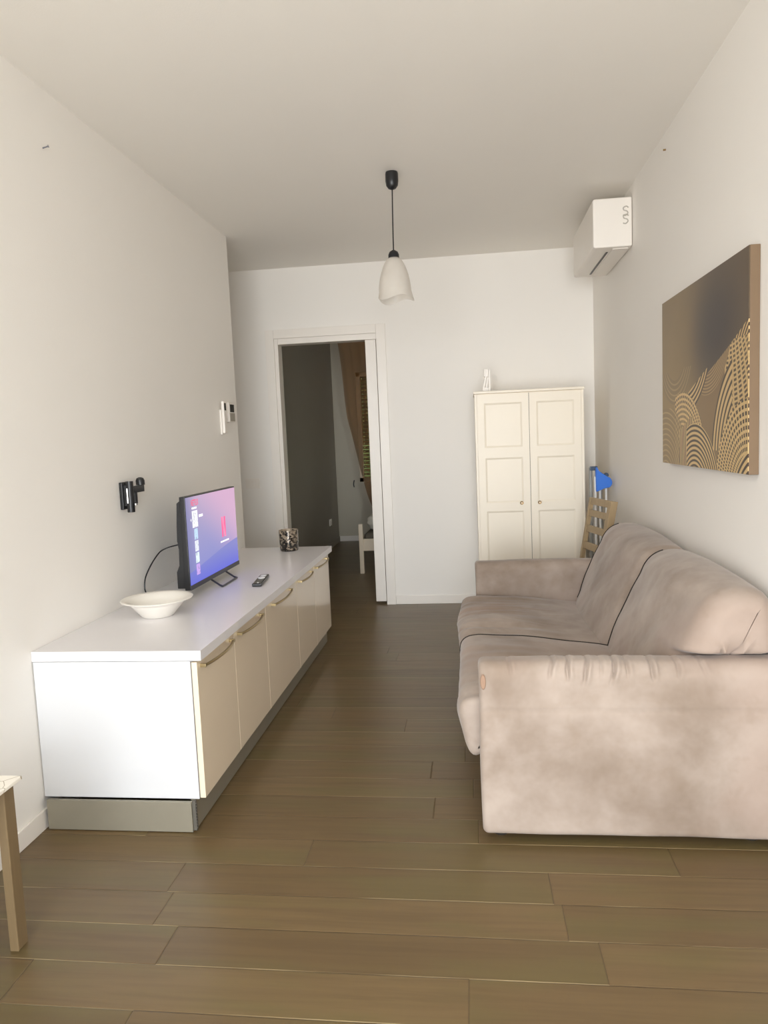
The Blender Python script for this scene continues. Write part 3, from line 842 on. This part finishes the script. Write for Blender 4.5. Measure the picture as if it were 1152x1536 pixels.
# small stitched tab at the front corner of the near arm
tb_ = B()
for (x_, z_, w_, h_) in ((.014, .546, .009, .026),):
    lo = [tb_.verts.new((x_+w_*cos(2*pi*k/20), AY0-.0032, z_+h_*sin(2*pi*k/20))) for k in range(20)]
    hi = [tb_.verts.new((x_+w_*.8*cos(2*pi*k/20), AY0-.007, z_+h_*.85*sin(2*pi*k/20))) for k in range(20)]
    for k in range(20): tb_.faces.new((lo[k], lo[(k+1) % 20], hi[(k+1) % 20], hi[k]))
    tb_.faces.new(hi); tb_.faces.new(lo)
obj('tab', tb_, mat('tan fabric tab', lin(150, 122, 102), rough=.9), sf, label='small tan oval tab')

# ------------------------------------------------------------------ wardrobe
WXa, WXb, WYa, WYb, WZt = .030, .783, 5.30, 5.80, 1.637
wd = thing('wardrobe', 'cream white two door wardrobe with ring knobs against the back wall', 'wardrobe', ((WXa+WXb)/2, 5.55, 0))
c = B()
box(c, WXa, WXb, WYa+.002, WYb, .0, WZt-.018, bev=.002)
obj('carcass', c, M_WARD, wd)
obj('top_board', boxm(WXa-.006, WXb+.006, WYa-.014, WYb, WZt-.0175, WZt, bev=.003), M_WARD, wd)
c = B()
box(c, WXa, WXa+.016, WYa-.008, WYa+.0015, .0, WZt-.0185, bev=.001); box(c, WXb-.018, WXb, WYa-.008, WYa+.0015, 0, WZt-.0185, bev=.001)
obj('side_stile', c, M_WARD, wd)
def panel_door(x0, x1):
    bm = B(); y0, y1 = WYa-.010, WYa+.0012; z0, z1 = .06, WZt-.024
    st = .048
    zs = [(z0+.06, .785), (.845, 1.165), (1.238, z1-.062)]
    box(bm, x0, x0+st, y0, y1, z0, z1); box(bm, x1-st, x1, y0, y1, z0, z1)
    prev = z0
    for a, b_ in zs:
        box(bm, x0+st, x1-st, y0, y1, prev, a); prev = b_
    box(bm, x0+st, x1-st, y0, y1, prev, z1)
    bmesh.ops.remove_doubles(bm, verts=bm.verts, dist=1e-5)
    for a, b_ in zs:      # recessed field with a bevelled slope
        A = [(x0+st, a), (x1-st, a), (x1-st, b_), (x0+st, b_)]; q = .012
        I = [(x0+st+q, a+q), (x1-st-q, a+q), (x1-st-q, b_-q), (x0+st+q, b_-q)]
        va = [bm.verts.new((p[0], y0+.0012, p[1])) for p in A]; vi = [bm.verts.new((p[0], y0+.0065, p[1])) for p in I]
        for k in range(4): bm.faces.new((va[k], va[(k+1) % 4], vi[(k+1) % 4], vi[k]))
        bm.faces.new(vi)
    return bm
xm = .408
for x0, x1, kx in ((WXa+.017, xm-.0015, .343), (xm+.0015, WXb-.019, .468)):
    d = obj('wardrobe_door', panel_door(x0, x1), M_WARD, wd, angle=20)
    kb = xform(lathe(B(), [(0, 0), (.012, 0), (.0125, .004), (.010, .007), (.006, .0065), (0, .006)], 0, 0, 24), Matrix.Translation((kx, WYa-.010, .840)) @ Matrix.Rotation(pi/2, 4, 'X'))
    kn = obj('knob', kb, M_BRASS, d, label='round brass knob with a pale centre')
    obj('knob_centre', xform(lathe(B(), [(0, .0), (.0062, .006), (.0055, .0082), (0, .009)], 0, 0, 20), Matrix.Translation((kx, WYa-.010, .840)) @ Matrix.Rotation(pi/2, 4, 'X')), M_WARD, kn)
obj('door_gap', boxm(xm-.0012, xm+.0012, WYa-.004, WYa+.0005, .06, WZt-.024), M_DARK, wd)
# white bracket standing on top
sb = thing('shelf_bracket', 'small white plastic bracket standing on top of the wardrobe', 'bracket', (.12, 5.42, WZt))
b = B(); box(b, .136, .150, 5.40, 5.44, WZt+.0005, 1.795, bev=.002)
obj('upright', b, M_ACW, sb)
obj('foot', boxm(.092, .1355, 5.405, 5.435, WZt+.0005, 1.668, bev=.001), M_ACW, sb)
obj('head', boxm(.106, .1355, 5.405, 5.435, 1.745, 1.80, bev=.002), M_ACW, sb)
for x0_, x1_ in ((.094, .112), (.114, .128)):
    b = B()
    vs = [b.verts.new((x, y, z)) for y in (5.408, 5.432) for x, z in ((x0_, 1.668), (x0_+.010, 1.668), (x1_+.012, 1.748), (x1_+.002, 1.748))]
    b.faces.new(vs[:4]); b.faces.new(vs[4:])
    for k in range(4): b.faces.new((vs[k], vs[(k+1) % 4], vs[4+(k+1) % 4], vs[4+k]))
    obj('rib', b, M_ACW, sb)

# ------------------------------------------------------------------ folded clothes rack in the corner
rk = thing('drying_rack', 'folded white clothes drying rack with blue plastic joints beside the wardrobe', 'drying rack', (.87, 5.15, 0))
for x_, y_, zt in ((.823, 5.10, 1.02), (.856, 5.12, 1.0), (.893, 5.10, 1.0)):
    obj('tube', tube(B(), [(x_, y_, 0.0), (x_, y_, zt)], .0075, 10), M_ENAMEL, rk)
obj('inner_tube', tube(B(), [(.802, 5.16, .0), (.802, 5.16, 1.08)], .012, 10), M_GTUBE, rk, label='grey tube')
obj('inner_tube', tube(B(), [(.874, 5.17, .0), (.874, 5.17, .99)], .007, 10), M_GTUBE, rk, label='grey tube')
obj('top_rail', boxm(.789, .838, 5.09, 5.12, 1.062, 1.090, bev=.003), M_NAVY, rk, label='dark blue top rail')
b = B()
P = [(.822, 1.085), (.834, 1.083), (.838, 1.058), (.858, 1.050), (.888, 1.02), (.915, 1.012), (.928, .99), (.928, .965), (.912, .945), (.876, .945), (.848, .928), (.824, .918)]
v0 = [b.verts.new((x_, 5.065, z_)) for x_, z_ in P]; v1 = [b.verts.new((x_, 5.11, z_)) for x_, z_ in P]
for k in range(len(P)): b.faces.new((v0[k], v0[(k+1) % len(P)], v1[(k+1) % len(P)], v1[k]))
b.faces.new(v0); b.faces.new(v1)
bmesh.ops.bevel(b, geom=b.edges[:], offset=.004, segments=2, affect='EDGES')
obj('joint', b, M_BLUE, rk, label='bright blue plastic joint')
obj('knob', xform(lathe(B(), [(0, 0), (.016, 0), (.016, .012), (.012, .016), (0, .016)], 0, 0, 18), Matrix.Translation((.893, 5.10, 1.028)) @ Matrix.Rotation(pi/2, 4, 'X')), M_NAVY, rk)

# ------------------------------------------------------------------ wooden chair behind the sofa
ch = thing('wooden_chair', 'pale oak ladder back chair standing behind the far end of the sofa', 'chair', (.56, 4.64, 0))
# back leaning towards the right wall; far stile and near stile
def lerp3(a, b_, f): return Vector(a)+(Vector(b_)-Vector(a))*f
F0, F1 = (.682, 4.87, .43), (.757, 4.83, .905)      # far stile low, high
N0, N1 = (.748, 4.545, .43), (.830, 4.505, .905)    # near stile low, high
def bar(bm, a, b_, ax, ay, hw, hd, bev=.002):
    """rectangular bar from a to b_, half sizes hw along ax and hd along ay"""
    a, b_, ax, ay = Vector(a), Vector(b_), Vector(ax).normalized(), Vector(ay).normalized()
    t = bmesh.new(); vs = []
    for p in (a, b_):
        for s, q in ((-1, -1), (1, -1), (1, 1), (-1, 1)): vs.append(t.verts.new(p+ax*hw*s+ay*hd*q))
    t.faces.new(vs[:4]); t.faces.new(vs[4:])
    for k in range(4): t.faces.new((vs[k], vs[(k+1) % 4], vs[4+(k+1) % 4], vs[4+k]))
    bmesh.ops.recalc_face_normals(t, faces=t.faces)
    if bev: bmesh.ops.bevel(t, geom=t.edges[:], offset=bev, segments=1, affect='EDGES')
    me = bpy.data.meshes.new('t'); t.to_mesh(me); t.free(); bm.from_mesh(me); bpy.data.meshes.remove(me)
    return bm
along = (Vector(N1)-Vector(F1)).normalized()        # along the width of the back
upv = (Vector(F1)-Vector(F0)).normalized()
nrm = along.cross(upv).normalized()
obj('back_stile', bar(B(), lerp3(F0, F1, -.90), F1, along, nrm, .013, .013), M_WOOD, ch)
obj('back_stile', bar(B(), lerp3(N0, N1, -.90), N1, along, nrm, .023, .021), M_WOOD, ch)
for f, hh in ((.955, .022), (.795, .021), (.585, .022), (.355, .023), (.12, .023)):
    obj('back_slat', bar(B(), lerp3(F0, F1, f)+along*.012, lerp3(N0, N1, f)-along*.018, upv, nrm, hh, .008), M_WOOD, ch)
sdir = Vector((-1, -.05, 0)).normalized()
s0 = lerp3(F0, N0, .5)
st_ = B(); bar(st_, s0+Vector((-.03, 0, .01)), s0+sdir*.40+Vector((0, 0, .01)), along, (0, 0, 1), .175, .012)
obj('seat', st_, M_WOOD, ch)
for e in (F0, N0):
    p = Vector(e)+sdir*.36; p.z = .43
    obj('front_leg', bar(B(), (p.x, p.y, 0), p, (1, 0, 0), (0, 1, 0), .016, .016), M_WOOD, ch)

# ------------------------------------------------------------------ side table at the left edge
def marble():
    m = bpy.data.materials.new('white veined stone'); m.use_nodes = True
    t = m.node_tree; b = t.nodes['Principled BSDF']; E.tree = t
    geo = nn(t, 'ShaderNodeNewGeometry')
    v = nn(t, 'ShaderNodeTexVoronoi', feature='DISTANCE_TO_EDGE', Scale=16.0)
    n1 = nn(t, 'ShaderNodeTexNoise', Scale=9.0, Detail=2.0); t.links.new(geo.outputs['Position'], n1.inputs['Vector'])
    ad = nn(t, 'ShaderNodeVectorMath', operation='MULTIPLY_ADD')
    t.links.new(n1.outputs['Color'], ad.inputs[0]); ad.inputs[1].default_value = (.12, .12, .12); t.links.new(geo.outputs['Position'], ad.inputs[2])
    t.links.new(ad.outputs[0], v.inputs['Vector'])
    c = mixc(t, E(v.outputs['Distance']).ss(.01, .035), lin(168, 156, 132), lin(238, 233, 222))
    t.links.new(c, b.inputs['Base Color']); b.inputs['Roughness'].default_value = .3
    return m
st = thing('side_table', 'oak legged side table with a pale veined stone top by the left wall', 'table', (-1.38, 1.5, 0))
obj('tabletop', boxm(-1.545, -1.226, 1.20, 1.768, .468, .478, bev=.002), marble(), st)
for lx, ly in ((-1.268, 1.748), (-1.50, 1.748), (-1.268, 1.24), (-1.50, 1.24)):
    t0 = B()
    bar(t0, (lx, ly, 0), (lx, ly+.0, .468), (1, 0, 0), (0, 1, 0), .013, .022, bev=.002)
    obj('leg', t0, M_TABLEW, st)
obj('lower_shelf', boxm(-1.535, -1.293, 1.27, 1.728, .245, .325, bev=.003), M_WHITE, st, label='white lower shelf box')

# ------------------------------------------------------------------ bedroom, seen through the doorway
bd = thing('bed', 'white wooden bed in the dim bedroom beyond the doorway', 'bed', (-.3, 8.2, 0))
obj('post', boxm(-1.141, -1.099, 7.18, 7.222, 0, .50, bev=.004), M_BEDW, bd)
obj('post', boxm(.26, .302, 7.18, 7.222, 0, .50, bev=.004), M_BEDW, bd)
obj('post', boxm(-1.141, -1.099, 9.16, 9.202, 0, .60, bev=.004), M_BEDW, bd)
obj('foot_rail', boxm(-1.099, .26, 7.19, 7.212, .228, .349, bev=.003), M_BEDW, bd)
obj('side_rail', boxm(-1.132, -1.110, 7.222, 9.16, .228, .349, bev=.003), M_BEDW, bd)
obj('mattress', boxm(-1.095, .25, 7.225, 9.15, .30, .40, bev=.03, seg=3), M_MATT, bd, label='mattress under a dark grey sheet')
pw = B(); bmesh.ops.create_icosphere(pw, subdivisions=4, radius=1)
for v in pw.verts:
    q = v.co.copy(); e = lambda a: math.copysign(abs(a)**.65, a)
    v.co = Vector((-.70+.385*e(q.x), 7.465+.195*e(q.y), .497+.085*e(q.z)))+Vector((0, 0, 1))*.025*noise.noise(q*3)+q*.02*noise.noise(q*6)
    v.co.z = max(v.co.z, .4015)
tag(obj('folded_duvet', pw, M_LINEN, angle=180), 'bundled white duvet lying on the foot of the bed', 'duvet')

def curtain_mat():
    m = bpy.data.materials.new('sheer tan curtain'); m.use_nodes = True
    t = m.node_tree; b = t.nodes['Principled BSDF']; E.tree = t
    geo = nn(t, 'ShaderNodeNewGeometry'); n1 = nn(t, 'ShaderNodeTexNoise', Scale=30.0, Detail=2.0); t.links.new(geo.outputs['Position'], n1.inputs['Vector'])
    c = mixc(t, n1.outputs[0], lin(160, 114, 58), lin(174, 124, 64))
    t.links.new(c, b.inputs['Base Color']); b.inputs['Roughness'].default_value = .8
    tl = nn(t, 'ShaderNodeBsdfTranslucent'); t.links.new(c, tl.inputs[0]); tp = nn(t, 'ShaderNodeBsdfTransparent')
    m1 = nn(t, 'ShaderNodeMixShader'); m1.inputs[0].default_value = .45
    m2 = nn(t, 'ShaderNodeMixShader'); m2.inputs[0].default_value = .42
    t.links.new(b.outputs[0], m1.inputs[1]); t.links.new(tl.outputs[0], m1.inputs[2])
    t.links.new(m1.outputs[0], m2.inputs[1]); t.links.new(tp.outputs[0], m2.inputs[2])
    t.links.new(m2.outputs[0], t.nodes['Material Output'].inputs[0])
    return m
edge = catmull([Vector(p) for p in ((-1.665, 2.64, 0), (-1.625, 2.27, 0), (-1.584, 1.68, 0), (-1.513, 1.33, 0), (-1.442, .98, 0), (-1.37, .66, 0), (-1.318, .50, 0), (-1.27, .40, 0))], 8)
cu = B(); rows = []
for p in edge:
    x0 = p.x; x1 = -.55-.65*max(0, (1.9-p.y)/1.5)**1.3
    rows.append([cu.verts.new((x0+(x1-x0)*k/70, 9.42+.022*sin(k*.9+1)+.008*sin(k*2.3), p.y)) for k in range(71)])
for a, b_ in zip(rows, rows[1:]):
    for k in range(70): cu.faces.new((a[k], a[k+1], b_[k+1], b_[k]))
ct = thing('curtain', 'sheer tan curtain swept aside over the bedroom window', 'curtain', (-1.1, 9.42, .4))
obj('fabric', cu, curtain_mat(), ct, angle=180)
obj('rod', tube(B(), [(-1.72, 9.42, 2.655), (.0, 9.42, 2.655)], .012, 10), M_BRASS, ct)
tag(obj('curtain_hook', tube(B(), catmull([(-1.545, YF2-.0005, .80), (-1.545, YF2-.03, .79), (-1.55, YF2-.034, .75), (-1.545, YF2-.03, .715)], 6), .007, 8), M_BLACK), 'thin black tieback hook on the bedroom far wall beside the curtain', 'hook')
so = obj('wall_socket', boxm(-1.7795, -1.769, 8.93, 9.05, .28, .36, bev=.002), M_ACW)
tag(so, 'white wall socket low on the grey bedroom wall', 'socket')

# ------------------------------------------------------------------ light
w = bpy.data.worlds.new('World'); bpy.context.scene.world = w; w.use_nodes = True
t = w.node_tree; E.tree = t
bg = t.nodes['Background']
tc = nn(t, 'ShaderNodeTexCoord'); sp = nn(t, 'ShaderNodeSeparateXYZ'); t.links.new(tc.outputs['Generated'], sp.inputs[0])
dx, dy, dz = (E(sp.outputs[i]) for i in range(3))
# hazy sky, brightest in a broad glow low over the horizon beyond the balcony window
gdir = Vector((-.10, -1, .16)).normalized()
dot = dx*gdir.x+dy*gdir.y+dz*gdir.z
glow = dot.ss(.80, 1.0)
SKY, GLOW, GROUND = 6.4, 7.5, 6.6
stren = dz.ss(-.05, .05)*(SKY-GROUND)+GROUND+glow*GLOW
stren = stren*(1-dy.ss(.2, .6)*.91)               # the far side looks into a shaded garden
t.links.new(mixc(t, dz.ss(-.1, .1), (.96, .97, .97), (.918, .96, 1.0)), bg.inputs[0])
t.links.new(stren.s, bg.inputs[1])
pl_ = bpy.data.lights.new('window portal', 'AREA'); pl_.shape = 'RECTANGLE'; pl_.size = WX1-WX0; pl_.size_y = WZ1-WZ0
pl_.cycles.is_portal = True
po = bpy.data.objects.new('window_portal', pl_); C.objects.link(po)
po.location = ((WX0+WX1)/2, YF-.2, (WZ0+WZ1)/2); po.rotation_euler = (pi/2, 0, 0)
po.rotation_euler = (-pi/2, 0, pi)
po.rotation_euler = Vector((0, 1, 0)).to_track_quat('-Z', 'Z').to_euler()

# ------------------------------------------------------------------ camera
cam = bpy.data.cameras.new('camera'); co = bpy.data.objects.new('camera', cam); C.objects.link(co)
F, YAW, PITCH, ROLL = 1104.18, .1215, -.0999, -.0427
cam.sensor_fit = 'VERTICAL'; cam.sensor_height = 36; cam.lens = F/1536*36
cam.clip_start = .05; cam.clip_end = 60
c_, s_ = cos(YAW), sin(YAW)
fw0 = Vector((-s_, c_, 0)); r0 = Vector((c_, s_, 0)); u0 = Vector((0, 0, 1))
fw = fw0*cos(PITCH)+u0*sin(PITCH); u = u0*cos(PITCH)-fw0*sin(PITCH)
r_, u_ = r0*cos(ROLL)+u*sin(ROLL), u*cos(ROLL)-r0*sin(ROLL)
M = Matrix((r_, u_, -fw)).transposed().to_4x4(); M.translation = Vector((0, 0, 1.3387))
co.matrix_world = M
sc_ = bpy.context.scene
sc_.camera = co
sc_.view_settings.view_transform = 'Standard'; sc_.view_settings.look = 'None'
sc_.view_settings.gamma = 1; sc_.view_settings.exposure = 0.2
sc_.view_settings.use_curve_mapping = False
sc_.cycles.max_bounces = 14; sc_.cycles.diffuse_bounces = 10; sc_.cycles.transparent_max_bounces = 16
sc_.cycles.use_denoising = True
sc_.cycles.sample_clamp_indirect = 8
